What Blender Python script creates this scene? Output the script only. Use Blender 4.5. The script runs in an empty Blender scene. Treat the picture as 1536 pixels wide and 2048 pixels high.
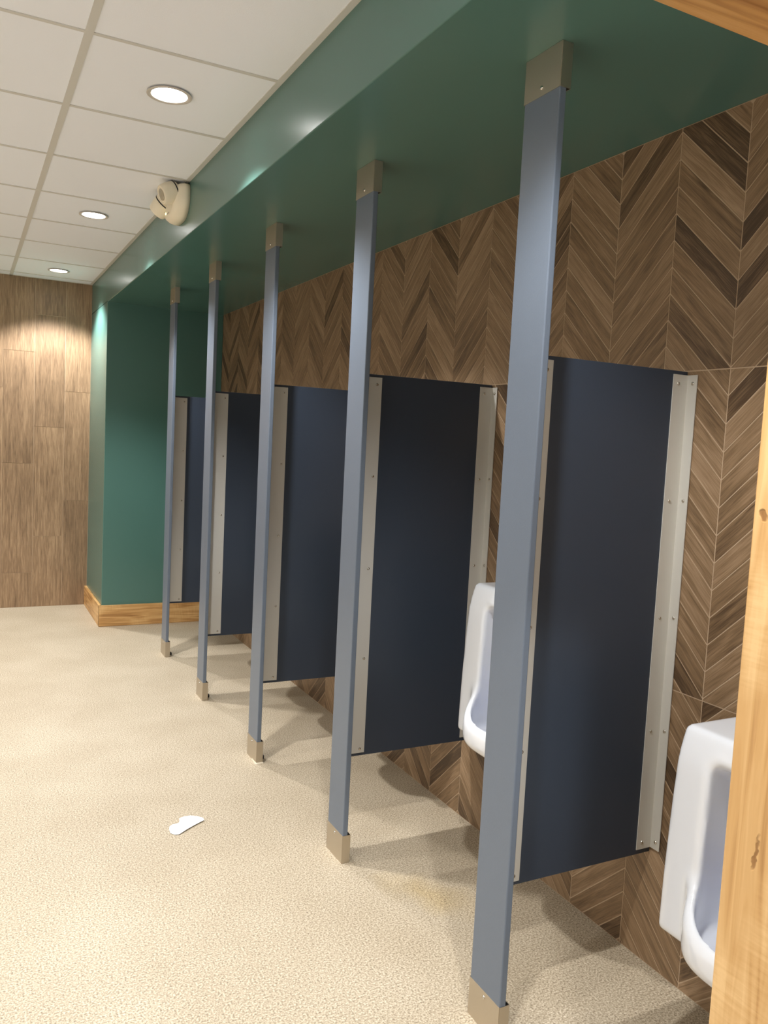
import bpy, bmesh, math, random
import numpy as np
from mathutils import Vector, Matrix

S = bpy.context.scene
COL = S.collection
RNG = random.Random(7)

# ------------------------------------------------------------------ camera
CAM = Vector((-1.7631, -1.2371, 1.4636))
YAW, PITCH, ROLL, FPX = -0.47837, -0.08513, 0.05016, 1629.8
cy, sy, cp, sp = math.cos(YAW), math.sin(YAW), math.cos(PITCH), math.sin(PITCH)
FWD = Vector((-sy * cp, cy * cp, sp))
RT0 = Vector((cy, sy, 0))
UP0 = RT0.cross(FWD)
RIGHT = RT0 * math.cos(ROLL) + UP0 * math.sin(ROLL)
UP = -RT0 * math.sin(ROLL) + UP0 * math.cos(ROLL)
cam_data = bpy.data.cameras.new('camera')
cam = bpy.data.objects.new('camera', cam_data)
COL.objects.link(cam)
cam.matrix_world = Matrix(((RIGHT.x, UP.x, -FWD.x, CAM.x), (RIGHT.y, UP.y, -FWD.y, CAM.y),
                           (RIGHT.z, UP.z, -FWD.z, CAM.z), (0, 0, 0, 1)))
cam_data.sensor_fit = 'VERTICAL'
cam_data.sensor_height = 24.0
cam_data.lens = 24.0 * FPX / 2048.0
cam_data.clip_start = 0.02
S.camera = cam

# ------------------------------------------------------------------ world, exposure, lamp settings
world = bpy.data.worlds.new('world')
S.world = world
world.use_nodes = True
world.node_tree.nodes['Background'].inputs[0].default_value = (0.8, 0.8, 0.8, 1)
world.node_tree.nodes['Background'].inputs[1].default_value = 0.0
S.view_settings.view_transform = 'Standard'
S.view_settings.look = 'None'
S.view_settings.gamma = 1.0
S.view_settings.use_curve_mapping = False
S.view_settings.exposure = 0.25
LAMP_W = 135.0
LAMP_COL = (0.985, 0.99, 1.0)
LAMP_ANGLE, LAMP_BLEND, LAMP_R = math.radians(118), 0.45, 0.045

# ------------------------------------------------------------------ dimensions (metres)
XPOST, WY, WX, Y1, SP = -0.5916, 0.1332, 0.0311, 0.2776, 0.9332
HS, CAPZ, SHOEZ = 2.3695, 2.2713, 0.1001
PTOP, PBOT, YPAN, PTH = 1.697, 0.331, 0.1158, 0.0165
XB, HC, YG, YF, XM, C0, TILE = -0.8507, 2.6043, 4.991, 5.8125, -1.446, 1.3827, 0.6096
XL = -4.2
YN = -0.515           # room side of the wall the doorway is in
YNB = -0.66           # its other side
YH = -3.4             # end of the corridor outside

# ------------------------------------------------------------------ node helpers
def new_mat(name):
    m = bpy.data.materials.new(name)
    m.use_nodes = True
    nt = m.node_tree
    b = nt.nodes['Principled BSDF']
    return m, nt, b

def N(nt, kind, **kw):
    n = nt.nodes.new(kind)
    for k, v in kw.items():
        if k.startswith('i_'):
            n.inputs[k[2:].replace('_', ' ')].default_value = v
        else:
            setattr(n, k, v)
    return n

def srgb(r, g, b):
    f = lambda c: (c / 255 / 12.92) if c / 255 <= 0.04045 else ((c / 255 + 0.055) / 1.055) ** 2.4
    return (f(r), f(g), f(b), 1.0)

def ramp(nt, stops):
    r = nt.nodes.new('ShaderNodeValToRGB')
    el = r.color_ramp.elements
    while len(el) < len(stops):
        el.new(0.5)
    for e, (p, c) in zip(el, stops):
        e.position = p
        e.color = c
    return r

def bump(nt, b, src, strength, dist=0.001):
    bp = N(nt, 'ShaderNodeBump')
    bp.inputs['Strength'].default_value = strength
    bp.inputs['Distance'].default_value = dist
    nt.links.new(src, bp.inputs['Height'])
    nt.links.new(bp.outputs['Normal'], b.inputs['Normal'])

def simple(name, col, rough=0.5, metal=0.0, noise=None, nstr=0.0, coat=0.0, spec=None):
    m, nt, b = new_mat(name)
    b.inputs['Base Color'].default_value = col
    b.inputs['Roughness'].default_value = rough
    b.inputs['Metallic'].default_value = metal
    if spec is not None:
        b.inputs['Specular IOR Level'].default_value = spec
    if coat:
        b.inputs['Coat Weight'].default_value = coat
        b.inputs['Coat Roughness'].default_value = 0.05
    if noise:
        tc = N(nt, 'ShaderNodeTexCoord')
        n = N(nt, 'ShaderNodeTexNoise')
        n.inputs['Scale'].default_value = noise
        n.inputs['Detail'].default_value = 3
        nt.links.new(tc.outputs['Object'], n.inputs['Vector'])
        bump(nt, b, n.outputs['Fac'], nstr)
    return m

def mat_wood_tile(name, dark, mid, light):
    """wood-look porcelain: grain along U of the uv map, tone attribute per piece"""
    m, nt, b = new_mat(name)
    L = nt.links.new
    uv = N(nt, 'ShaderNodeUVMap', uv_map='grain')
    at = N(nt, 'ShaderNodeAttribute', attribute_name='tone')
    mp = N(nt, 'ShaderNodeMapping')
    mp.inputs['Scale'].default_value = (5, 70, 1)
    L(uv.outputs['UV'], mp.inputs['Vector'])
    n1 = N(nt, 'ShaderNodeTexNoise')
    n1.inputs['Scale'].default_value = 1.0
    n1.inputs['Detail'].default_value = 6
    n1.inputs['Roughness'].default_value = 0.62
    n1.inputs['Distortion'].default_value = 0.9
    L(mp.outputs['Vector'], n1.inputs['Vector'])
    mp2 = N(nt, 'ShaderNodeMapping')
    mp2.inputs['Scale'].default_value = (14, 420, 1)
    L(uv.outputs['UV'], mp2.inputs['Vector'])
    n2 = N(nt, 'ShaderNodeTexNoise')
    n2.inputs['Scale'].default_value = 1.0
    n2.inputs['Detail'].default_value = 3
    L(mp2.outputs['Vector'], n2.inputs['Vector'])
    mp3 = N(nt, 'ShaderNodeMapping')
    mp3.inputs['Scale'].default_value = (2.2, 11, 1)
    L(uv.outputs['UV'], mp3.inputs['Vector'])
    n3 = N(nt, 'ShaderNodeTexNoise')
    n3.inputs['Scale'].default_value = 1.0
    n3.inputs['Detail'].default_value = 2
    L(mp3.outputs['Vector'], n3.inputs['Vector'])
    a = N(nt, 'ShaderNodeMath', operation='MULTIPLY_ADD')
    L(n1.outputs['Fac'], a.inputs[0]); a.inputs[1].default_value = 1.15
    L(at.outputs['Fac'], a.inputs[2])
    a2 = N(nt, 'ShaderNodeMath', operation='MULTIPLY_ADD')
    L(n2.outputs['Fac'], a2.inputs[0]); a2.inputs[1].default_value = 0.75
    L(a.outputs[0], a2.inputs[2])
    a3 = N(nt, 'ShaderNodeMath', operation='MULTIPLY_ADD')
    L(n3.outputs['Fac'], a3.inputs[0]); a3.inputs[1].default_value = 0.5
    L(a2.outputs[0], a3.inputs[2])
    mr = N(nt, 'ShaderNodeMapRange')
    mr.inputs['From Min'].default_value = 0.72
    mr.inputs['From Max'].default_value = 1.62
    L(a3.outputs[0], mr.inputs['Value'])
    r = ramp(nt, [(0.0, dark), (0.5, mid), (1.0, light)])
    L(mr.outputs[0], r.inputs['Fac'])
    L(r.outputs['Color'], b.inputs['Base Color'])
    b.inputs['Roughness'].default_value = 0.48
    bump(nt, b, a2.outputs[0], 0.25, 0.0008)
    return m

def mat_pine(name, dark, mid, light, knots=()):
    m, nt, b = new_mat(name)
    L = nt.links.new
    uv = N(nt, 'ShaderNodeUVMap', uv_map='grain')
    mp = N(nt, 'ShaderNodeMapping')
    mp.inputs['Scale'].default_value = (2.5, 38, 1)
    L(uv.outputs['UV'], mp.inputs['Vector'])
    n1 = N(nt, 'ShaderNodeTexNoise')
    n1.inputs['Scale'].default_value = 1.0
    n1.inputs['Detail'].default_value = 5
    n1.inputs['Distortion'].default_value = 1.2
    L(mp.outputs['Vector'], n1.inputs['Vector'])
    mp2 = N(nt, 'ShaderNodeMapping')
    mp2.inputs['Rotation'].default_value = (0, 0, 0.5)
    mp2.inputs['Scale'].default_value = (170, 16, 1)
    L(uv.outputs['UV'], mp2.inputs['Vector'])
    n2 = N(nt, 'ShaderNodeTexNoise')     # saw marks across the board
    n2.inputs['Scale'].default_value = 1.0
    n2.inputs['Detail'].default_value = 2
    L(mp2.outputs['Vector'], n2.inputs['Vector'])
    n3 = N(nt, 'ShaderNodeTexNoise')     # where the saw marks show
    n3.inputs['Scale'].default_value = 4.0
    L(uv.outputs['UV'], n3.inputs['Vector'])
    r3 = ramp(nt, [(0.48, (0, 0, 0, 1)), (0.62, (1, 1, 1, 1))])
    L(n3.outputs['Fac'], r3.inputs['Fac'])
    mm = N(nt, 'ShaderNodeMath', operation='MULTIPLY')
    L(n2.outputs['Fac'], mm.inputs[0]); L(r3.outputs['Color'], mm.inputs[1])
    ad = N(nt, 'ShaderNodeMath', operation='MULTIPLY_ADD')
    L(mm.outputs[0], ad.inputs[0]); ad.inputs[1].default_value = 0.35
    L(n1.outputs['Fac'], ad.inputs[2])
    r = ramp(nt, [(0.3, dark), (0.52, mid), (0.8, light)])
    L(ad.outputs[0], r.inputs['Fac'])
    # small knots
    mpv = N(nt, 'ShaderNodeMapping')
    mpv.inputs['Scale'].default_value = (3.1, 9.0, 1)
    L(uv.outputs['UV'], mpv.inputs['Vector'])
    vo = N(nt, 'ShaderNodeTexVoronoi')
    vo.inputs['Scale'].default_value = 1.0
    L(mpv.outputs['Vector'], vo.inputs['Vector'])
    rv = ramp(nt, [(0.05, (1, 1, 1, 1)), (0.10, (0, 0, 0, 1))])
    L(vo.outputs['Distance'], rv.inputs['Fac'])
    mix = N(nt, 'ShaderNodeMix', data_type='RGBA')
    L(rv.outputs['Color'], mix.inputs[0])
    L(r.outputs['Color'], mix.inputs[6])
    mix.inputs[7].default_value = tuple(c * 0.45 for c in dark[:3]) + (1,)
    col = mix.outputs[2]
    hgt = ad.outputs[0]
    for (ku, kv, su, sv, rot) in knots:      # open knots: dark split with a pale rim
        kp = N(nt, 'ShaderNodeMapping', vector_type='TEXTURE')
        kp.inputs['Location'].default_value = (ku, kv, 0)
        kp.inputs['Rotation'].default_value = (0, 0, rot)
        kp.inputs['Scale'].default_value = (su, sv, 1)
        nz = N(nt, 'ShaderNodeTexNoise')
        nz.inputs['Scale'].default_value = 60
        L(uv.outputs['UV'], nz.inputs['Vector'])
        va = N(nt, 'ShaderNodeVectorMath', operation='MULTIPLY_ADD')
        L(nz.outputs['Color'], va.inputs[0]); va.inputs[1].default_value = (0.02, 0.02, 0); L(uv.outputs['UV'], va.inputs[2])
        L(va.outputs[0], kp.inputs['Vector'])
        ln = N(nt, 'ShaderNodeVectorMath', operation='LENGTH')
        L(kp.outputs['Vector'], ln.inputs[0])
        rk = ramp(nt, [(0.0, (1, 1, 1, 1)), (0.35, (0.85, 0.85, 0.85, 1)), (0.55, (0, 0, 0, 1))])
        L(ln.outputs['Value'], rk.inputs['Fac'])
        mk = N(nt, 'ShaderNodeMix', data_type='RGBA')
        L(rk.outputs['Color'], mk.inputs[0]); L(col, mk.inputs[6])
        mk.inputs[7].default_value = tuple(c * 0.8 for c in dark[:3]) + (1,)
        col = mk.outputs[2]
        sb = N(nt, 'ShaderNodeMath', operation='MULTIPLY_ADD')
        L(rk.outputs['Color'], sb.inputs[0]); sb.inputs[1].default_value = -2.0; L(hgt, sb.inputs[2])
        hgt = sb.outputs[0]
    L(col, b.inputs['Base Color'])
    b.inputs['Roughness'].default_value = 0.42
    bump(nt, b, hgt, 0.35, 0.0012)
    return m

def mat_floor():
    m, nt, b = new_mat('speckled_vinyl')
    L = nt.links.new
    tc = N(nt, 'ShaderNodeTexCoord')
    n1 = N(nt, 'ShaderNodeTexNoise')
    n1.inputs['Scale'].default_value = 185
    n1.inputs['Detail'].default_value = 2
    n1.inputs['Roughness'].default_value = 0.7
    L(tc.outputs['Object'], n1.inputs['Vector'])
    n2 = N(nt, 'ShaderNodeTexNoise')
    n2.inputs['Scale'].default_value = 3.0
    n2.inputs['Detail'].default_value = 3
    L(tc.outputs['Object'], n2.inputs['Vector'])
    r = ramp(nt, [(0.28, srgb(106, 92, 74)), (0.42, srgb(156, 142, 119)), (0.54, srgb(184, 170, 147)), (0.70, srgb(214, 202, 180))])
    L(n1.outputs['Fac'], r.inputs['Fac'])
    # worn and soiled patches
    r2 = ramp(nt, [(0.35, (0.90, 0.885, 0.86, 1)), (0.65, (1, 1, 1, 1))])
    L(n2.outputs['Fac'], r2.inputs['Fac'])
    mu = N(nt, 'ShaderNodeMix', data_type='RGBA', blend_type='MULTIPLY')
    mu.inputs[0].default_value = 1.0
    L(r.outputs['Color'], mu.inputs[6]); L(r2.outputs['Color'], mu.inputs[7])
    # a yellowish stain in the second stall
    mp = N(nt, 'ShaderNodeMapping', vector_type='TEXTURE')
    mp.inputs['Location'].default_value = (-0.40, 0.92, 0)
    mp.inputs['Rotation'].default_value = (0, 0, 0.6)
    mp.inputs['Scale'].default_value = (0.16, 0.34, 1)
    L(tc.outputs['Object'], mp.inputs['Vector'])
    ns = N(nt, 'ShaderNodeTexNoise')
    ns.inputs['Scale'].default_value = 9
    L(tc.outputs['Object'], ns.inputs['Vector'])
    ln = N(nt, 'ShaderNodeVectorMath', operation='LENGTH')
    L(mp.outputs['Vector'], ln.inputs[0])
    ad = N(nt, 'ShaderNodeMath', operation='MULTIPLY_ADD')
    L(ns.outputs['Fac'], ad.inputs[0]); ad.inputs[1].default_value = 0.7
    L(ln.outputs['Value'], ad.inputs[2])
    rs = ramp(nt, [(0.45, (0.55, 0.55, 0.55, 1)), (1.0, (0, 0, 0, 1))])
    L(ad.outputs[0], rs.inputs['Fac'])
    mx = N(nt, 'ShaderNodeMix', data_type='RGBA', blend_type='MULTIPLY')
    L(rs.outputs['Color'], mx.inputs[0])
    L(mu.outputs[2], mx.inputs[6])
    mx.inputs[7].default_value = (0.92, 0.80, 0.50, 1)
    L(mx.outputs[2], b.inputs['Base Color'])
    b.inputs['Roughness'].default_value = 0.55
    bump(nt, b, n1.outputs['Fac'], 0.15, 0.0006)
    return m

def mat_brushed(name, col, rough):
    m, nt, b = new_mat(name)
    tc = N(nt, 'ShaderNodeTexCoord')
    mp = N(nt, 'ShaderNodeMapping')
    mp.inputs['Scale'].default_value = (60, 60, 900)
    nt.links.new(tc.outputs['Object'], mp.inputs['Vector'])
    n = N(nt, 'ShaderNodeTexNoise')
    n.inputs['Scale'].default_value = 1.0
    nt.links.new(mp.outputs['Vector'], n.inputs['Vector'])
    r = N(nt, 'ShaderNodeMapRange')
    r.inputs['To Min'].default_value = rough - 0.06
    r.inputs['To Max'].default_value = rough + 0.08
    nt.links.new(n.outputs['Fac'], r.inputs['Value'])
    nt.links.new(r.outputs[0], b.inputs['Roughness'])
    b.inputs['Base Color'].default_value = col
    b.inputs['Metallic'].default_value = 1.0
    return m

def mat_emit(name, col, strength):
    m, nt, b = new_mat(name)
    b.inputs['Base Color'].default_value = (0.9, 0.9, 0.9, 1)
    b.inputs['Emission Color'].default_value = col
    b.inputs['Emission Strength'].default_value = strength
    return m

M = {
    'floor': mat_floor(),
    'chevron': mat_wood_tile('chevron_wood_tile', srgb(76, 57, 38), srgb(132, 106, 77), srgb(170, 142, 112)),
    'planktile': mat_wood_tile('plank_wood_tile', srgb(90, 70, 50), srgb(140, 113, 85), srgb(182, 152, 118)),
    'grout': simple('tan_grout', srgb(186, 162, 134), 0.9, noise=300, nstr=0.2),
    'green': simple('green_wall_paint', srgb(79, 117, 108), 0.27, noise=140, nstr=0.12),
    'white': simple('white_wall_paint', srgb(236, 236, 236), 0.7, noise=120, nstr=0.1),
    'taupe': simple('pale_grey_wall_paint', srgb(232, 233, 234), 0.6, noise=120, nstr=0.1),
    'ctile': simple('ceiling_tile_board', srgb(242, 245, 250), 0.9, noise=260, nstr=0.35),
    'ctee': simple('ceiling_tee_enamel', srgb(208, 206, 198), 0.55),
    'navy': simple('navy_panel', srgb(49, 58, 71), 0.40, noise=420, nstr=0.18),
    'slate': simple('slate_blue_post', srgb(99, 109, 122), 0.36, noise=420, nstr=0.18),
    'steel': mat_brushed('satin_stainless', srgb(196, 186, 170), 0.42),
    'alu': simple('satin_aluminium', srgb(206, 203, 194), 0.5, 0.3, noise=500, nstr=0.1),
    'screw': simple('polished_screw', srgb(205, 200, 190), 0.2, 1.0),
    'black': simple('black_rubber', srgb(22, 20, 20), 0.6),
    'caulk': simple('white_caulk', srgb(206, 194, 170), 0.5),
    'pine': mat_pine('honey_pine', srgb(150, 104, 55), srgb(196, 150, 92), srgb(222, 182, 124)),
    'jamb': mat_pine('honey_pine_knotty', srgb(160, 114, 64), srgb(204, 160, 102), srgb(228, 190, 134),
                     [(1.404 + 3.3, -0.5085 + 5.61, 0.016, 0.014, 0.2), (0.955 + 3.3, -0.543 + 5.61, 0.050, 0.008, -0.15)]),
    'china': simple('white_china', srgb(232, 235, 240), 0.12, coat=0.4),
    'blue': simple('blue_rubber', srgb(28, 84, 190), 0.4),
    'lamp': mat_emit('lamp_lens', (1.0, 0.98, 0.96, 1), 22.0),
    'trimring': simple('lamp_trim_enamel', srgb(205, 198, 188), 0.4),
    'can': simple('lamp_reflector', srgb(220, 216, 210), 0.25, 0.6),
    'cream': simple('cream_plastic', srgb(238, 228, 204), 0.4),
    'lensgrey': simple('clear_lens_grey', srgb(176, 168, 148), 0.15),
    'dark': simple('dark_gap', srgb(20, 20, 22), 0.5),
    'led': mat_emit('indicator_lamp', (0.9, 0.95, 0.4, 1), 1.5),
    'paper': simple('white_paper', srgb(250, 250, 250), 0.7),
}

# ------------------------------------------------------------------ geometry helpers
def link(name, mesh, mat=None, parent=None, loc=None):
    o = bpy.data.objects.new(name, mesh)
    COL.objects.link(o)
    if mat is not None and mesh is not None and len(mesh.materials) == 0:
        mesh.materials.append(M[mat])
    if parent is not None:
        o.parent = parent
    if loc is not None:
        o.location = loc
    return o

def empty(name, loc=(0, 0, 0), rz=0.0):
    o = bpy.data.objects.new(name, None)
    COL.objects.link(o)
    o.location = loc
    o.rotation_euler = (0, 0, rz)
    o.empty_display_size = 0.1
    return o

def tag(o, label=None, cat=None, group=None, kind=None):
    if label: o['label'] = label
    if cat: o['category'] = cat
    if group: o['group'] = group
    if kind: o['kind'] = kind
    return o

def bm_box(bm, x0, x1, y0, y1, z0, z1):
    vs = [bm.verts.new((x, y, z)) for z in (z0, z1) for y in (y0, y1) for x in (x0, x1)]
    for f in ((0, 2, 3, 1), (4, 5, 7, 6), (0, 1, 5, 4), (2, 6, 7, 3), (0, 4, 6, 2), (1, 3, 7, 5)):
        bm.faces.new([vs[i] for i in f])
    return vs

def bevel_all(bm, w, seg=2):
    bmesh.ops.bevel(bm, geom=list(bm.edges), offset=w, segments=seg, profile=0.5, affect='EDGES')

def to_mesh(name, bm, smooth=False):
    bmesh.ops.recalc_face_normals(bm, faces=bm.faces)
    me = bpy.data.meshes.new(name)
    bm.to_mesh(me)
    bm.free()
    if smooth:
        for p in me.polygons:
            p.use_smooth = True
    return me

def box_mesh(name, x0, x1, y0, y1, z0, z1, bev=0.0, seg=2):
    bm = bmesh.new()
    bm_box(bm, x0, x1, y0, y1, z0, z1)
    if bev:
        bevel_all(bm, bev, seg)
    return to_mesh(name, bm)

def grain_uv(me, axis, off=0.0):
    """uv layer 'grain': u along the grain axis, v across it"""
    uv = me.uv_layers.new(name='grain')
    for p in me.polygons:
        n = p.normal
        k = max(range(3), key=lambda i: abs(n[i]))
        rest = [i for i in range(3) if i != axis and i != k] or [i for i in range(3) if i != axis]
        for li in p.loop_indices:
            co = me.vertices[me.loops[li].vertex_index].co
            uv.data[li].uv = (co[axis] + off, co[rest[0]] + off * 1.7 + k * 0.31)

def wood_box(name, mat, axis, x0, x1, y0, y1, z0, z1, bev=0.002, parent=None, off=None):
    me = box_mesh(name, x0, x1, y0, y1, z0, z1, bev, 2)
    grain_uv(me, axis, RNG.uniform(0, 9) if off is None else off)
    return link(name, me, mat, parent)

def lathe_mesh(name, prof, seg=32, axis='z', smooth=True, cap=True):
    """prof: list of (r, h); revolved about an axis"""
    bm = bmesh.new()
    rings = []
    for r, h in prof:
        ring = []
        for k in range(seg):
            a = 2 * math.pi * k / seg
            c, s = r * math.cos(a), r * math.sin(a)
            v = {'z': (c, s, h), 'x': (h, c, s), 'y': (c, h, s)}[axis]
            ring.append(bm.verts.new(v))
        rings.append(ring)
    for a, b in zip(rings, rings[1:]):
        for k in range(seg):
            bm.faces.new((a[k], a[(k + 1) % seg], b[(k + 1) % seg], b[k]))
    if cap:
        bm.faces.new(rings[0])
        bm.faces.new(list(reversed(rings[-1])))
    me = to_mesh(name, bm, False)
    if smooth:
        for p in me.polygons:
            p.use_smooth = len(p.vertices) == 4
        me.set_sharp_from_angle(angle=math.radians(38)) if hasattr(me, 'set_sharp_from_angle') else None
    return me

def prism_mesh(name, poly, depth, plane='yz', base=0.0, bev=0.0):
    """polygon in a plane, extruded; plane 'yz' extrudes in -x, 'xy' in +z"""
    bm = bmesh.new()
    if plane == 'yz':
        a = [bm.verts.new((base, p[0], p[1])) for p in poly]
        b = [bm.verts.new((base - depth, p[0], p[1])) for p in poly]
    else:
        a = [bm.verts.new((p[0], p[1], base)) for p in poly]
        b = [bm.verts.new((p[0], p[1], base + depth)) for p in poly]
    n = len(poly)
    bm.faces.new(a); bm.faces.new(b)
    for i in range(n):
        bm.faces.new((a[i], a[(i + 1) % n], b[(i + 1) % n], b[i]))
    if bev:
        bmesh.ops.recalc_face_normals(bm, faces=bm.faces)
        bmesh.ops.bevel(bm, geom=list(bm.edges), offset=bev, segments=2, profile=0.5, affect='EDGES')
    return to_mesh(name, bm)

def surface_nets(F, org, h):
    """smooth isosurface of a sampled signed distance field (negative inside)"""
    nx, ny, nz = F.shape
    ins = F < 0
    cs = (nx - 1, ny - 1, nz - 1)
    acc = np.zeros(cs + (3,)); cnt = np.zeros(cs)
    offs = [(0, 0, 0), (1, 0, 0), (0, 1, 0), (1, 1, 0), (0, 0, 1), (1, 0, 1), (0, 1, 1), (1, 1, 1)]
    sl = lambda A, o: A[o[0]:o[0] + cs[0], o[1]:o[1] + cs[1], o[2]:o[2] + cs[2]]
    edges = [(i, j) for i in range(8) for j in range(i + 1, 8) if sum(abs(a - b) for a, b in zip(offs[i], offs[j])) == 1]
    for i, j in edges:
        fa, fb = sl(F, offs[i]), sl(F, offs[j])
        m = (fa < 0) != (fb < 0)
        t = np.where(m, fa / np.where(m, fa - fb, 1), 0)
        for k in range(3):
            acc[..., k] += np.where(m, offs[i][k] + t * (offs[j][k] - offs[i][k]), 0)
        cnt += m
    act = cnt > 0
    idx = -np.ones(cs, int); idx[act] = np.arange(act.sum())
    base = np.argwhere(act)
    V = (base + acc[act] / cnt[act][:, None]) * h + np.array(org)
    faces = []
    for ax in range(3):
        u, v = [(1, 2), (2, 0), (0, 1)][ax]
        s0 = [slice(None)] * 3; s1 = [slice(None)] * 3
        s0[ax] = slice(0, -1); s1[ax] = slice(1, None)
        a, b = ins[tuple(s0)], ins[tuple(s1)]
        E = np.argwhere(a != b)
        E = E[(E[:, u] > 0) & (E[:, v] > 0) & (E[:, u] < F.shape[u] - 1) & (E[:, v] < F.shape[v] - 1)]
        fl = a[tuple(E.T)]
        eu = np.zeros(3, int); eu[u] = 1; ev = np.zeros(3, int); ev[v] = 1
        q = [idx[tuple((E - d).T)] for d in (eu + ev, ev, 0 * eu, eu)]
        Q = np.stack(q, 1)
        Q[~fl] = Q[~fl][:, ::-1]
        faces.append(Q)
    return V, np.concatenate(faces)

# ================================================================== STRUCTURE
# ---- floor
fl = link('floor', box_mesh('floor', XL - 0.2, 0.35, YH, YF + 0.15, -0.1, 0.0), 'floor')
tag(fl, 'beige speckled vinyl floor', kind='structure')

# ---- right wall with chevron boards
wr = link('wall_right', box_mesh('wall_right', 0.0008, 0.15, YNB, YF + 0.15, 0.0, HC + 0.1), 'grout')
tag(wr, 'brown chevron wood-look tiled wall behind the urinals', kind='structure')

CW, PITCH_Z, VY, VZ = 0.2274, 0.0733, 0.2567, 1.7035   # column width, board pitch, one valley line
SLOPE = 0.945
GAP = 0.0017
JOINTS = [-0.065, 0.8165, 1.699, 2.5815]

def clip(poly, a, b, c):
    """keep a*y+b*z <= c"""
    out = []
    for i in range(len(poly)):
        p, q = poly[i], poly[(i + 1) % len(poly)]
        dp, dq = a * p[0] + b * p[1] - c, a * q[0] + b * q[1] - c
        if dp <= 0: out.append(p)
        if dp * dq < 0:
            t = dp / (dp - dq)
            out.append((p[0] + t * (q[0] - p[0]), p[1] + t * (q[1] - p[1])))
    return out

def project(p):
    d = Vector(p) - CAM
    z = d.dot(FWD)
    return (768 + FPX * d.dot(RIGHT) / z, 1024 - FPX * d.dot(UP) / z) if z > 0.05 else (-9e3, -9e3)

def seen(p):
    """is a wall point in the frame and in front of panels, posts and soffit"""
    x, y = project(p)
    if not (-10 < x < 1546 and -10 < y < 2058): return False
    P = Vector(p); d = P - CAM
    def at(axis, v):
        t = (v - CAM[axis]) / d[axis]
        return (CAM + d * t) if 0 < t < 0.999 else None
    for k in range(5):
        q = at(1, Y1 + k * SP + YPAN)
        if q and -0.57 < q.x < 0.0 and PBOT < q.z < PTOP: return False
        q = at(0, XPOST)
        if q and Y1 + k * SP < q.y < Y1 + k * SP + WY: return False
    q = at(1, -0.503)
    if q and (q.x > -0.83 or q.z > 1.976): return False
    return True

boards = []
col0 = int(math.floor((YN - VY) / CW)) - 1
ncol = int(math.ceil((YG - VY) / CW)) + 1
for c in range(col0, ncol):
    ya, yb = VY + c * CW, VY + (c + 1) * CW
    up = (c % 2 == 0)                      # valley at ya when even: board rises towards yb
    sgn = 1 if up else -1
    rise = SLOPE * CW
    for n in range(-30, 16):
        zl = VZ + n * PITCH_Z              # lower edge at the valley side
        z_a, z_b = (zl, zl + rise) if up else (zl + rise, zl)
        L_ = math.hypot(CW, rise)
        dz = GAP * 1.25 * L_ / CW * 0.8
        poly = [(ya + GAP, z_a + dz), (yb - GAP, z_b + dz), (yb - GAP, z_b + PITCH_Z - dz), (ya + GAP, z_a + PITCH_Z - dz)]
        for lo, hi in zip(JOINTS, JOINTS[1:]):
            q = clip(poly, 0, -1, -(max(lo + GAP, 0.002)))
            if len(q) > 2: q = clip(q, 0, 1, min(hi - GAP, HS - 0.001))
            if len(q) > 2: q = clip(q, -1, 0, -(YN + 0.002))
            if len(q) > 2: q = clip(q, 1, 0, YG - 0.002)
            if len(q) < 3: continue
            ar = 0.5 * abs(sum(q[i][0] * q[(i + 1) % len(q)][1] - q[(i + 1) % len(q)][0] * q[i][1] for i in range(len(q))))
            if ar < 2e-5: continue
            cyy = sum(p[0] for p in q) / len(q); czz = sum(p[1] for p in q) / len(q)
            pts = [(0, cyy, czz)] + [(0, 0.7 * cyy + 0.3 * p[0], 0.7 * czz + 0.3 * p[1]) for p in q]
            vis = sum(seen(p) for p in pts) / len(pts)
            pp = [project((0, *p)) for p in q]
            pa = 0.5 * abs(sum(pp[i][0] * pp[(i + 1) % len(pp)][1] - pp[(i + 1) % len(pp)][0] * pp[i][1] for i in range(len(pp))))
            if pa > 1e6: pa = 0
            boards.append((vis * pa, q, sgn))
boards.sort(key=lambda b: -b[0])

def board_data(q, sgn, th, rng):
    """verts, faces, uvs for one board lying proud of the grout"""
    n = len(q)
    vs = [(0.0012, p[0], p[1]) for p in q] + [(-th, p[0], p[1]) for p in q]
    fs = [tuple(range(n, 2 * n))] + [(i, (i + 1) % n, n + (i + 1) % n, n + i) for i in range(n)]
    a = math.atan(SLOPE) * sgn
    ca, sa = math.cos(a), math.sin(a)
    ou, ov = rng.uniform(0, 30), rng.uniform(0, 30)
    uv = [(v[1] * ca + v[2] * sa + ou, -v[1] * sa + v[2] * ca + ov) for v in vs]
    return vs, fs, uv

def mesh_from(name, items, mat):
    V, Fc, UV, T = [], [], [], []
    for (vs, fs, uv), tone in items:
        o = len(V)
        V += vs
        UV += uv
        Fc += [tuple(i + o for i in f) for f in fs]
        T += [tone] * len(fs)
    me = bpy.data.meshes.new(name)
    me.from_pydata(V, [], Fc)
    ul = me.uv_layers.new(name='grain')
    flat = []
    for f in Fc:
        for i in f: flat += UV[i]
    ul.data.foreach_set('uv', flat)
    at = me.attributes.new('tone', 'FLOAT', 'FACE')
    at.data.foreach_set('value', T)
    me.update()
    bm = bmesh.new(); bm.from_mesh(me)
    bmesh.ops.recalc_face_normals(bm, faces=bm.faces)
    bm.to_mesh(me); bm.free()
    me.materials.append(M[mat])
    return me

def tone_pick(rng):
    return rng.choice([-0.38, -0.2, -0.1, -0.05, 0.0, 0.0, 0.05, 0.1]) + rng.uniform(-0.05, 0.05)

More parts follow.
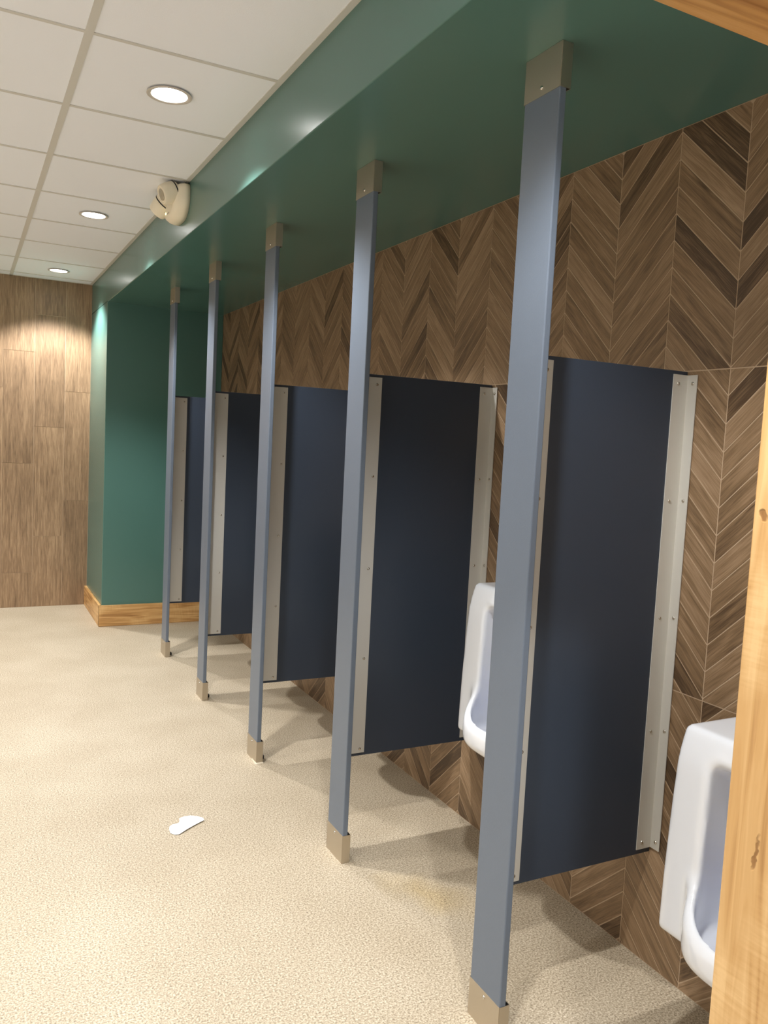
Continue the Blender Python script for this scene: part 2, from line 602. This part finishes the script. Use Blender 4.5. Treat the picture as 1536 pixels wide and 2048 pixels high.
rb = random.Random(21)
rest = []
for i, (score, q, sgn) in enumerate(boards):
    item = (board_data(q, sgn, rb.uniform(0.0, 0.0003), rb), tone_pick(rb))
    if i < 298 and score > 60:
        link('plank', mesh_from('plank', [item], 'chevron'), None, wr)
    else:
        rest.append(item)
ro = link('plank_field', mesh_from('plank_field', rest, 'chevron'), None, wr)
ro['kind'] = 'stuff'

# ---- far wall of vertical wood-look planks
wf = link('wall_far', box_mesh('wall_far', XL - 0.2, 0.0, YF + 0.0015, YF + 0.15, 0.0, HC + 0.1), 'grout')
tag(wf, 'far wall of vertical brown wood-look planks', kind='structure')
PW, PL = 0.2258, 0.8775
rb = random.Random(5)
offs3 = [0.279, 0.574, 0.865]
for c in range(-12, 3):
    x0 = -1.4955 + c * PW
    x1 = min(x0 + PW, XB - 0.001)
    if x1 - x0 < 0.02: continue
    z0 = offs3[c % 3] - PL
    while z0 < HC:
        a, b_ = max(z0, 0.001), min(z0 + PL, HC + 0.02)
        if b_ - a > 0.01:
            g = 0.0013
            vs = [(x, y, z) for y in (YF - rb.uniform(0.0, 0.0006), YF + 0.002) for x, z in ((x0 + g, a + g), (x1 - g, a + g), (x1 - g, b_ - g), (x0 + g, b_ - g))]
            fs = [(0, 1, 2, 3), (0, 4, 5, 1), (1, 5, 6, 2), (2, 6, 7, 3), (3, 7, 4, 0)]
            ou, ov = rb.uniform(0, 30), rb.uniform(0, 30)
            uv = [(v[2] + ou, v[0] + ov) for v in vs]
            link('plank', mesh_from('plank', [((vs, fs, uv), rb.uniform(-0.12, 0.12))], 'planktile'), None, wf)
        z0 += PL

# ---- green soffit over the stalls and the green pier at its far end
sf = link('soffit', box_mesh('soffit', XB, 0.0, YN, YF, HS, HC + 0.02, 0.003, 3), 'green')
tag(sf, 'dark green soffit running above the urinal stalls', kind='structure')
pr = link('wall_pier', box_mesh('wall_pier', XB, 0.0, YG, YF, 0.0, HS + 0.01, 0.003, 3), 'green')
tag(pr, 'green painted pier closing the far end of the stalls', kind='structure')
b1 = wood_box('baseboard_end', 'pine', 0, XB - 0.02, -0.002, YG - 0.02, YG - 0.0003, 0.0, 0.158, 0.002)
tag(b1, 'honey wood baseboard along the end wall', kind='structure')
b2 = wood_box('baseboard_side', 'pine', 1, XB - 0.02, XB - 0.0003, YG - 0.0197, YF - 0.002, 0.0, 0.158, 0.002)
tag(b2, 'honey wood baseboard around the green pier', kind='structure')

# ---- left wall, corridor walls
tag(link('wall_left', box_mesh('wall_left', XL - 0.15, XL, YNB, YF, 0.0, HC + 0.1), 'taupe'), 'plain painted wall opposite the urinals', kind='structure')
tag(link('wall_corridor_left', box_mesh('wall_corridor_left', XL - 0.15, XL, YH, YNB, 0.0, HC + 0.1), 'white'), 'plain painted left wall of the corridor', kind='structure')
tag(link('wall_corridor', box_mesh('wall_corridor', XL - 0.15, 0.3, YH - 0.15, YH, 0.0, HC + 0.1), 'white'), 'plain painted corridor wall behind the viewer', kind='structure')
tag(link('wall_corridor_side', box_mesh('wall_corridor_side', 0.15, 0.3, YH, YNB, 0.0, HC + 0.1), 'white'), 'plain painted side wall of the corridor', kind='structure')

# ---- near wall with the wood-lined doorway
JX, JXL, JZ, JY = -0.83, -2.0, 1.976, -0.503
def near_wall():
    bm = bmesh.new()
    bm_box(bm, JX + 0.02, 0.0, YNB, YN, 0, HC + 0.1)
    bm_box(bm, XL, JXL - 0.02, YNB, YN, 0, HC + 0.1)
    bm_box(bm, JXL - 0.02, JX + 0.02, YNB, YN, JZ + 0.02, HC + 0.1)
    return to_mesh('wall_near', bm)
tag(link('wall_near', near_wall(), 'white'), 'wall holding the wood-lined doorway', kind='structure')
dr = empty('door_1', (JX, JY, 0))
tag(dr, 'honey wood lining of the open doorway at the right edge', kind='structure')
def dpart(name, axis, *b, mat='pine', **k):
    o = wood_box(name, mat, axis, *b, parent=dr, **k)
    o.matrix_parent_inverse = Matrix.Translation(Vector((-JX, -JY, 0)))
    return o
dpart('jamb', 2, JX, JX + 0.02, YNB - 0.02, JY, 0.0, JZ + 0.02, mat='jamb', bev=0.0025, off=3.3)
dpart('jamb', 2, JXL - 0.02, JXL, YNB - 0.02, JY, 0.0, JZ + 0.02, bev=0.0025)
dpart('head_lining', 0, JXL, JX, YNB - 0.02, JY, JZ, JZ + 0.02, mat='jamb', bev=0.0025)
for (yy0, yy1) in ((YN, JY), (YNB - 0.02, YNB)):
    dpart('casing', 2, JX + 0.02, JX + 0.10, yy0, yy1, 0.0, JZ + 0.10)
    dpart('casing', 2, JXL - 0.10, JXL - 0.02, yy0, yy1, 0.0, JZ + 0.10)
    dpart('casing', 0, JXL - 0.02, JX + 0.02, yy0, yy1, JZ + 0.02, JZ + 0.10)

# ---- suspended ceiling: deck, tiles and tees
ce = link('ceiling', box_mesh('ceiling', XL, 0.3, YH, YF + 0.1, HC + 0.03, HC + 0.13), 'white')
tag(ce, 'white suspended ceiling of square tiles in a tee grid', kind='structure')
LIGHTS = [(-1.148, C0 + TILE / 2 + 3 * TILE * k) for k in (-1, 0, 1, 2)]
xs_lines = [XM - TILE * k for k in range(5)]
ys_lines = [C0 + TILE * k for k in range(-3, 8)]
TW = 0.012
xcuts = [XL] + sorted(xs_lines) + [XB]
ycuts = [YN] + ys_lines + [YF]

def tile_with_hole(x0, x1, y0, y1, z0, z1, hole=None):
    bm = bmesh.new()
    if hole is None:
        bm_box(bm, x0, x1, y0, y1, z0, z1)
        return to_mesh('ceiling_tile', bm)
    hx, hy, r = hole
    sg = 32
    ring = [(hx + r * math.cos(2 * math.pi * (k + .5) / sg), hy + r * math.sin(2 * math.pi * (k + .5) / sg)) for k in range(sg)]
    def outer(k):
        a = 2 * math.pi * (k + .5) / sg
        c, s = math.cos(a), math.sin(a)
        t = min((x1 - hx) / c if c > 1e-9 else 9, (x0 - hx) / c if c < -1e-9 else 9, (y1 - hy) / s if s > 1e-9 else 9, (y0 - hy) / s if s < -1e-9 else 9)
        return (hx + t * c, hy + t * s)
    out = [outer(k) for k in range(sg)]
    lv = []
    for z in (z0, z1):
        lv.append(([bm.verts.new((*p, z)) for p in ring], [bm.verts.new((*p, z)) for p in out]))
    for (ri, ou) in lv:
        for k in range(sg):
            bm.faces.new((ri[k], ri[(k + 1) % sg], ou[(k + 1) % sg], ou[k]))
    for w in (0, 1):
        A, B = lv[0][w], lv[1][w]
        for k in range(sg):
            bm.faces.new((A[k], A[(k + 1) % sg], B[(k + 1) % sg], B[k]))
    # the four corners left by the radial outline
    for k in range(sg):
        p, q = out[k], out[(k + 1) % sg]
        if abs(p[0] - q[0]) > 1e-6 and abs(p[1] - q[1]) > 1e-6:
            cx_ = x1 if (p[0] + q[0]) / 2 > hx else x0
            cy_ = y1 if (p[1] + q[1]) / 2 > hy else y0
            for w in (0, 1):
                v = bm.verts.new((cx_, cy_, (z0, z1)[w]))
                bm.faces.new((lv[w][1][k], lv[w][1][(k + 1) % sg], v))
    bmesh.ops.remove_doubles(bm, verts=bm.verts, dist=1e-6)
    return to_mesh('ceiling_tile', bm)

HOLE_R = 0.066
added_row = [(-1.148 - 3 * TILE, y) for _, y in LIGHTS]  # second lamp row, out of view, added for more light in the room
ALL_L = LIGHTS + added_row
tile_cache = {}
for i in range(len(xcuts) - 1):
    for j in range(len(ycuts) - 1):
        x0, x1, y0, y1 = xcuts[i], xcuts[i + 1], ycuts[j], ycuts[j + 1]
        hole = None
        for lx, ly in ALL_L:
            if x0 < lx < x1 and y0 < ly < y1: hole = (lx, ly, HOLE_R)
        g = 0.004
        link('ceiling_tile', tile_with_hole(x0 + g, x1 - g, y0 + g, y1 - g, HC + 0.003, HC + 0.018, hole), 'ctile', ce)
for x in xs_lines:
    link('main_tee', box_mesh('main_tee', x - TW, x + TW, YN, YF, HC, HC + 0.0032), 'ctee', ce)
for i in range(len(xcuts) - 1):
    for y in ys_lines:
        a = xcuts[i] + (TW if i else 0.02); b_ = xcuts[i + 1] - (TW if i < len(xcuts) - 2 else 0.02)
        link('cross_tee', box_mesh('cross_tee', a, b_, y - TW * 0.62, y + TW * 0.62, HC, HC + 0.0032), 'ctee', ce)
link('wall_angle', box_mesh('wall_angle', XB - 0.02, XB - 0.0002, YN, YF, HC, HC + 0.0034), 'ctee', ce)
link('wall_angle', box_mesh('wall_angle', XL, XB - 0.02, YF - 0.02, YF - 0.0012, HC, HC + 0.0034), 'ctee', ce)
link('corridor_board', box_mesh('corridor_board', XL, 0.15, YH, YNB, HC + 0.003, HC + 0.025), 'ctile', ce)

# ================================================================== OBJECTS
# ---- recessed downlights
ring_me = lathe_mesh('trim_ring', [(0.0655, 0.004), (0.0655, -0.0), (0.074, -0.0015), (0.0755, -0.004), (0.068, -0.006), (0.060, -0.003), (0.058, 0.012), (0.0585, 0.012)], 40, cap=False)
lens_me = lathe_mesh('lens', [(0.058, 0.011), (0.058, 0.006), (0.052, 0.004), (0.02, 0.0035)], 40)
can_me = lathe_mesh('can', [(0.064, 0.005), (0.064, 0.026), (0.02, 0.027)], 32, cap=False)
lab = ['recessed round downlight just inside the doorway above', 'recessed round downlight appearing largest, on the near side of the emergency light',
       'recessed round downlight beyond the emergency light, middle of the three', 'recessed round downlight smallest, close to the far plank wall']
def downlight(x, y, label, power=1.0):
    t = empty('downlight', (x, y, HC))
    tag(t, label, 'light', 'recessed ceiling downlights')
    link('trim_ring', ring_me, 'trimring', t)
    link('lens', lens_me, 'lamp', t)
    link('can', can_me, 'can', t)
    ld = bpy.data.lights.new('lamp', 'SPOT')
    ld.energy = LAMP_W * power
    ld.color = LAMP_COL
    ld.spot_size = LAMP_ANGLE
    ld.spot_blend = LAMP_BLEND
    ld.shadow_soft_size = LAMP_R
    lo = bpy.data.objects.new('lamp', ld)
    COL.objects.link(lo)
    lo.parent = t
    lo.location = (0, 0, -0.012)
    return t
for (x, y), s_ in zip(LIGHTS, lab):
    downlight(x, y, s_, 0.85 if y < 0 else 1.0)
for k, (x, y) in enumerate(added_row):
    downlight(x, y, ['first', 'second', 'third', 'fourth'][k] + ' recessed downlight from the doorway in the added ceiling row out of view', 0.85)
cl = downlight(-1.35, -1.35, 'added recessed downlight in the corridor behind the viewer', 1.3)  # unseen lamp added to brighten the door lining and nearby floor

# ---- urinal partitions
screw_me = lathe_mesh('screw', [(0.0052, 0.0), (0.005, -0.0012), (0.0036, -0.0026), (0.0014, -0.003)], 12, axis='x')
screw_me_y = lathe_mesh('screw', [(0.0052, 0.0), (0.005, -0.0012), (0.0036, -0.0026), (0.0014, -0.003)], 12, axis='y')
ZS = [0.366, 0.691, 1.0155, 1.3425, 1.662]
def sleeve(z0, z1, t=0.0014):
    bm = bmesh.new()
    o = [(0, 0), (WX, 0), (WX, WY), (0, WY)]
    i = [(t, t), (WX - t, t), (WX - t, WY - t), (t, WY - t)]
    vo = [[bm.verts.new((*p, z)) for p in o] for z in (z0, z1)]
    vi = [[bm.verts.new((*p, z)) for p in i] for z in (z0, z1)]
    for k in range(4):
        n = (k + 1) % 4
        bm.faces.new((vo[0][k], vo[0][n], vo[1][n], vo[1][k]))
        bm.faces.new((vi[0][k], vi[1][k], vi[1][n], vi[0][n]))
        for w in (0, 1):
            bm.faces.new((vo[w][k], vo[w][n], vi[w][n], vi[w][k]))
    bmesh.ops.recalc_face_normals(bm, faces=bm.faces)
    ed = [e for e in bm.edges if abs(e.verts[0].co.z - e.verts[1].co.z) > 0.01 and all(v in sum(vo, []) for v in e.verts)]
    bmesh.ops.bevel(bm, geom=ed, offset=0.0012, segments=2, affect='EDGES')
    return to_mesh('sleeve', bm)
shoe_me, cap_me = sleeve(0.0005, SHOEZ), sleeve(CAPZ, HS - 0.0005)
PT = 0.019
post_me = box_mesh('pilaster', 0.0016, 0.0016 + PT, 0.0018, WY - 0.0018, 0.004, HS - 0.004, 0.0028, 2)
XR = -XPOST            # wall in local x
panel_me = box_mesh('panel', 0.0016 + PT + 0.004, XR - 0.004, YPAN, YPAN + PTH, PBOT, PTOP, 0.0012, 2)
def angle_mesh(name, xa, xb, leg_x, leg_y, z0, z1, t=0.003):
    """L section: flange on the panel face from xa to xb, leg at leg_x going towards -y"""
    yb_ = YPAN - 0.0004
    if leg_x > (xa + xb) / 2:
        p = [(xa, yb_), (xb, yb_), (xb, yb_ - leg_y), (xb - t, yb_ - leg_y), (xb - t, yb_ - t), (xa, yb_ - t)]
    else:
        p = [(xb, yb_), (xa, yb_), (xa, yb_ - leg_y), (xa + t, yb_ - leg_y), (xa + t, yb_ - t), (xb, yb_ - t)]
    return prism_mesh(name, p, z1 - z0, 'xy', z0, bev=0.0005)
wb_me = angle_mesh('wall_bracket', XR - 0.058, XR - 0.0025, XR, 0.035, 0.3455, 1.687)
pb_me = angle_mesh('post_bracket', 0.0016 + PT + 0.0005, XR - 0.468, 0.0, 0.040, 0.3425, 1.687)
anchor_me = box_mesh('anchor_foot', WX + 0.0005, WX + 0.022, 0.045, 0.072, 0.0005, 0.016, 0.002)
rc = random.Random(3)
def caulk_mesh():
    bm = bmesh.new()
    pts = [(-0.002, 0.06), (-0.004, 0.035), (-0.0035, 0.012), (-0.0045, -0.003), (0.006, -0.005), (0.02, -0.004), (WX + 0.004, -0.003)]
    inn = [(0.0, 0.06), (0.0, 0.035), (0.0, 0.012), (0.0, 0.0), (0.006, 0.0), (0.02, 0.0), (WX, 0.0)]
    a = [bm.verts.new((*p, 0.0006)) for p in pts]
    m_ = [bm.verts.new(((p[0] + q[0]) / 2, (p[1] + q[1]) / 2, 0.004)) for p, q in zip(pts, inn)]
    b = [bm.verts.new((*p, 0.006)) for p in inn]
    for k in range(len(pts) - 1):
        bm.faces.new((a[k], a[k + 1], m_[k + 1], m_[k]))
        bm.faces.new((m_[k], m_[k + 1], b[k + 1], b[k]))
    return to_mesh('caulk', bm, True)
caulk_me = caulk_mesh()

def partition(k, label):
    t = empty('urinal_partition', (XPOST, Y1 + k * SP, 0))
    tag(t, label, 'partition', 'navy partitions between the urinals')
    po = link('pilaster', post_me, 'slate', t)
    po['label'] = 'slate blue floor-to-soffit post'
    link('panel', panel_me, 'navy', t)
    c = link('ceiling_cap', cap_me, 'steel', t)
    link('screw', screw_me, 'screw', c, (0, WY * 0.5, CAPZ + 0.018))
    s_ = link('floor_shoe', shoe_me, 'steel', t)
    link('screw', screw_me, 'screw', s_, (0, WY * 0.5, SHOEZ - 0.016))
    link('anchor_foot', anchor_me, 'black', t)
    if k == 2:
        link('caulk_bead', caulk_me, 'caulk', t)
    w = link('wall_bracket', wb_me, 'alu', t)
    p = link('post_bracket', pb_me, 'alu', t)
    for z in ZS:
        link('screw', screw_me_y, 'screw', w, (XR - 0.039, YPAN - 0.0034, z))
        link('screw', screw_me, 'screw', w, (XR - 0.0055, YPAN - 0.0215, z + 0.002))
        link('screw', screw_me_y, 'screw', p, (XR - 0.487, YPAN - 0.0034, z - 0.008 if z < 0.5 else z))
for k, s_ in enumerate(['navy partition nearest the doorway, tall post and panel largest in view',
                        'navy partition second from the doorway, beside the higher white urinal',
                        'navy partition third from the doorway, middle one of the five',
                        'navy partition fourth from the doorway',
                        'navy partition farthest from the doorway, next to the green end wall']):
    partition(k, s_)

# ---- urinals (one continuous china body from a distance field)
def urinal_mesh():
    h = 0.006
    X = np.arange(-0.012, 0.44, h); Y = np.arange(-0.282, 0.2825, h); Z = np.arange(-0.17, 0.56, h)
    x, y, z = np.meshgrid(X, Y, Z, indexing='ij')      # x = distance out from the wall; z = 0 at the plate bottom
    def smin(a, b, k):
        hh = np.clip(0.5 + 0.5 * (b - a) / k, 0, 1)
        return b * (1 - hh) + a * hh - k * hh * (1 - hh)
    smax = lambda a, b, k: -smin(-a, -b, k)
    H = 0.51
    d = 0.252 - 0.020 * np.clip(z / H, 0, 1) - 0.018 * np.clip((z - 0.40) / 0.11, 0, 1) ** 2 + 0.004 * np.sin(np.clip(z / H, 0, 1) * math.pi)
    hw = 0.245 - 0.006 * np.clip(z / H, 0, 1)
    qx, qy, qz = np.abs(x - d / 2) - d / 2, np.abs(y) - hw, np.abs(z - H / 2) - H / 2
    r = 0.012
    qx, qy, qz = qx + r, qy + r, qz + r
    body = np.sqrt(np.maximum(qx, 0) ** 2 + np.maximum(qy, 0) ** 2 + np.maximum(qz, 0) ** 2) + np.minimum(np.maximum(qx, np.maximum(qy, qz)), 0) - r
    # side shields curl back under: hollow the underside outside the bowl
    rim = 0.086 + np.clip(0.335 - x, 0, 0.10) * 0.95
    sc = 1 - 0.13 * np.clip((0.055 - z) / 0.08, 0, 1) ** 2
    rho = (((x - 0.13).clip(0) / (0.208 * sc)) ** 3.0 + (np.abs(y) / (0.166 * sc)) ** 3.0) ** (1 / 3.0)
    lip = (rho - 1) * 0.19
    lip = smax(lip, z - rim, 0.022)
    lip = smax(lip, 0.002 - z - 0.08 * np.clip((0.2 - x) / 0.2, 0, 1), 0.03)
    solid = smin(body, lip, 0.028)
    rx = np.where(x > 0.13, 0.186, 0.085)
    rc_ = ((np.abs(x - 0.13) / rx) ** 2.8 + (np.abs(y) / 0.148) ** 2.8) ** (1 / 2.8)
    cav = (rc_ - 1) * 0.13
    ztop = 0.462 - 0.12 * np.clip((0.25 - x) / 0.2, 0, 1)
    cav = smax(cav, z - ztop, 0.03)
    cav = smax(cav, 0.030 - z, 0.03)
    solid = smax(solid, -cav, 0.016)
    solid = np.maximum(solid, 0.0006 - x)
    V, Q = surface_nets(solid, (X[0], Y[0], Z[0]), h)
    V = V.copy()
    V[:, 0] *= -1
    Q = Q[:, ::-1]
    me = bpy.data.meshes.new('urinal')
    me.from_pydata(V.tolist(), [], Q.tolist())
    me.update()
    bm = bmesh.new(); bm.from_mesh(me)
    for _ in range(2):
        bmesh.ops.smooth_vert(bm, verts=[v for v in bm.verts if v.co.x < -0.004], factor=0.5, use_axis_x=True, use_axis_y=True, use_axis_z=True)
    bmesh.ops.recalc_face_normals(bm, faces=bm.faces)
    bm.to_mesh(me); bm.free()
    for p in me.polygons: p.use_smooth = True
    return me
ur_me = urinal_mesh()

def mat_pad_mesh():
    bm = bmesh.new()
    sg = 28
    R = [(0.0, 0.0), (0.6, 0.0), (0.9, 0.010), (1.0, 0.030)]
    top = []
    for s_, hgt in R[1:]:
        top.append([bm.verts.new((-0.175 - 0.100 * s_ * math.cos(2 * math.pi * k / sg), 0.090 * s_ * math.sin(2 * math.pi * k / sg), 0.044 + hgt)) for k in range(sg)])
    bot = [bm.verts.new((v.co.x, v.co.y, v.co.z - 0.004)) for v in top[-1]]
    bot0 = [bm.verts.new((v.co.x, v.co.y, v.co.z - 0.004)) for v in top[0]]
    bm.faces.new(top[0]); bm.faces.new(bot0)
    for a, b in ((top[0], top[1]), (top[1], top[2]), (top[2], bot), (bot, bot0)):
        for k in range(sg):
            bm.faces.new((a[k], a[(k + 1) % sg], b[(k + 1) % sg], b[k]))
    # raised splash fin in the middle
    bm_box(bm, -0.255, -0.11, -0.004, 0.004, 0.044, 0.072)
    for k in range(5):
        bm_box(bm, -0.25 + k * 0.028, -0.242 + k * 0.028, -0.05, 0.05, 0.044, 0.060)
    return to_mesh('mat', bm)
pad_me = mat_pad_mesh()
YC = Y1 + WY / 2 - SP / 2
for k in range(6):
    zb = 0.318 if k == 0 else 0.496
    lab_ = ['white china urinal mounted low beside the wooden door jamb', 'white china urinal mounted higher, half hidden by the nearest post',
            'white china urinal in the third stall, behind the second partition', 'white china urinal in the fourth stall, behind the third partition',
            'white china urinal in the fifth stall, behind the fourth partition', 'white china urinal in the last stall by the green end wall'][k]
    u = link('urinal', ur_me, 'china', None, (-0.0012, YC + k * SP, zb))
    tag(u, lab_, 'urinal', 'white wall-hung urinals')
    pm = link('urinal_mat', pad_me, 'blue', None, (-0.0012, YC + k * SP, zb - 0.004))
    tag(pm, 'blue rubber splash mat in the bowl of the ' + ['low urinal by the door jamb', 'higher urinal behind the nearest post', 'third urinal from the doorway',
        'fourth urinal from the doorway', 'fifth urinal from the doorway', 'last urinal by the green end wall'][k], 'urinal mat', 'blue mats in the urinals')

# ---- twin-head emergency light on the soffit face
EY, EZ = 2.745, 2.535
em = empty('emergency_light', (XB - 0.0005, EY, EZ))
tag(em, 'cream twin-head emergency light on the green soffit face', 'emergency light')
def shield(y, z, w_top, w_bot, z0, z1, n=10):
    pts = []
    def arc(cy_, cz_, r, a0, a1):
        for i in range(n + 1):
            a = a0 + (a1 - a0) * i / n
            pts.append((cy_ + r * math.cos(a), cz_ + r * math.sin(a)))
    r = 0.028
    arc(w_top - r, z1 - r, r, 0, math.pi / 2)
    arc(-w_top + r, z1 - r, r, math.pi / 2, math.pi)
    for i in range(n + 1):                       # sides sweep in to a narrow rounded foot
        a = math.pi + (math.pi / 2) * i / n
        pts.append((-w_bot + (w_top - w_bot) * math.cos(a), 0.0 + (0.0 - z0) * math.sin(a)))
    for i in range(n + 1):
        a = 1.5 * math.pi + (math.pi / 2) * i / n
        pts.append((w_bot + (w_top - w_bot) * math.cos(a), 0.0 + (0.0 - z0) * math.sin(a)))
    return pts
def loft_shield():
    bm = bmesh.new()
    lay = []
    for x, s_ in ((0, 1.0), (-0.022, 1.0), (-0.040, 0.95), (-0.058, 0.84), (-0.066, 0.68)):
        pts = shield(0, 0, 0.150, 0.030, -0.090, 0.062)
        lay.append([bm.verts.new((x, p[0] * s_, -0.005 + (p[1] + 0.005) * s_)) for p in pts])
    n = len(lay[0])
    for a, b in zip(lay, lay[1:]):
        for k in range(n): bm.faces.new((a[k], a[(k + 1) % n], b[(k + 1) % n], b[k]))
    bm.faces.new(lay[0]); bm.faces.new(lay[-1])
    me = to_mesh('housing', bm)
    for p in me.polygons: p.use_smooth = len(p.vertices) == 4
    return me
link('housing', loft_shield(), 'cream', em)
head_me = lathe_mesh('lamp_head', [(0.030, -0.040), (0.044, -0.038), (0.050, -0.030), (0.050, -0.012), (0.047, 0.016), (0.043, 0.034), (0.040, 0.038), (0.036, 0.0385), (0.034, 0.036)], 32)
gap_ring_me = lathe_mesh('head_gap_ring', [(0.0500, -0.028), (0.0508, -0.027), (0.0508, -0.023), (0.0500, -0.022)], 32, cap=False)  # dark ring painted for the shaded gap where head meets housing
glass_me = lathe_mesh('head_lens', [(0.026, 0.0362), (0.026, 0.0392), (0.022, 0.0402), (0.008, 0.0406)], 28)
neck_me = lathe_mesh('swivel', [(0.014, -0.07), (0.014, -0.03)], 16)
for sgn in (-1, 1):
    hd = link('lamp_head', head_me, 'cream', em)
    d = Vector((-0.90, -0.10, -0.36)).normalized() if sgn < 0 else Vector((-0.45, 0.55, -0.62)).normalized()
    hd.rotation_euler = d.to_track_quat('Z', 'Y').to_euler()
    hd.location = (-0.082, -0.085, 0.016) if sgn < 0 else (-0.075, 0.105, -0.002)
    link('head_gap_ring', gap_ring_me, 'dark', hd)
    link('head_lens', glass_me, 'lensgrey', hd)
    link('swivel', neck_me, 'cream', hd)
link('indicator', lathe_mesh('indicator', [(0.006, 0.0), (0.006, -0.003), (0.003, -0.004)], 12, axis='x'), 'led', em, (-0.0655, 0.045, -0.045))
link('test_button', lathe_mesh('test_button', [(0.006, 0.0), (0.006, -0.002), (0.003, -0.0022)], 12, axis='x'), 'lensgrey', em, (-0.0655, 0.07, -0.030))
link('slot', box_mesh('slot', -0.067, -0.0655, -0.02, 0.02, -0.055, -0.049), 'lensgrey', em)

# ---- scrap of paper on the floor
def paper_mesh():
    pts = [(-1.084, 1.640), (-1.082, 1.668), (-1.076, 1.690), (-1.062, 1.703), (-1.040, 1.704), (-1.033, 1.716), (-1.028, 1.742),
           (-1.008, 1.750), (-0.985, 1.749), (-0.962, 1.731), (-0.945, 1.708), (-0.946, 1.690), (-0.985, 1.668), (-1.025, 1.640), (-1.056, 1.618), (-1.072, 1.622)]
    cx_ = sum(p[0] for p in pts) / len(pts); cy_ = sum(p[1] for p in pts) / len(pts)
    bm = bmesh.new()
    rings = []
    for s_ in (1.0, 0.66, 0.33):
        ring = []
        for i, p in enumerate(pts):
            lift = (0.0035 if 8 < i < 14 else 0.0012) * (s_ ** 3)
            ring.append(bm.verts.new((cx_ + (p[0] - cx_) * s_, cy_ + (p[1] - cy_) * s_, 0.0012 + lift + 0.0012 * math.sin(i * 2.1) ** 2 * s_)))
        rings.append(ring)
    n = len(pts)
    for a, b in zip(rings, rings[1:]):
        for k in range(n): bm.faces.new((a[k], a[(k + 1) % n], b[(k + 1) % n], b[k]))
    bm.faces.new(rings[-1])
    bmesh.ops.recalc_face_normals(bm, faces=bm.faces)
    bmesh.ops.solidify(bm, geom=list(bm.faces), thickness=0.0004)
    return to_mesh('paper', bm)
pa = link('paper_scrap', paper_mesh(), 'paper')
tag(pa, 'torn white scrap of paper lying on the beige floor', 'paper')
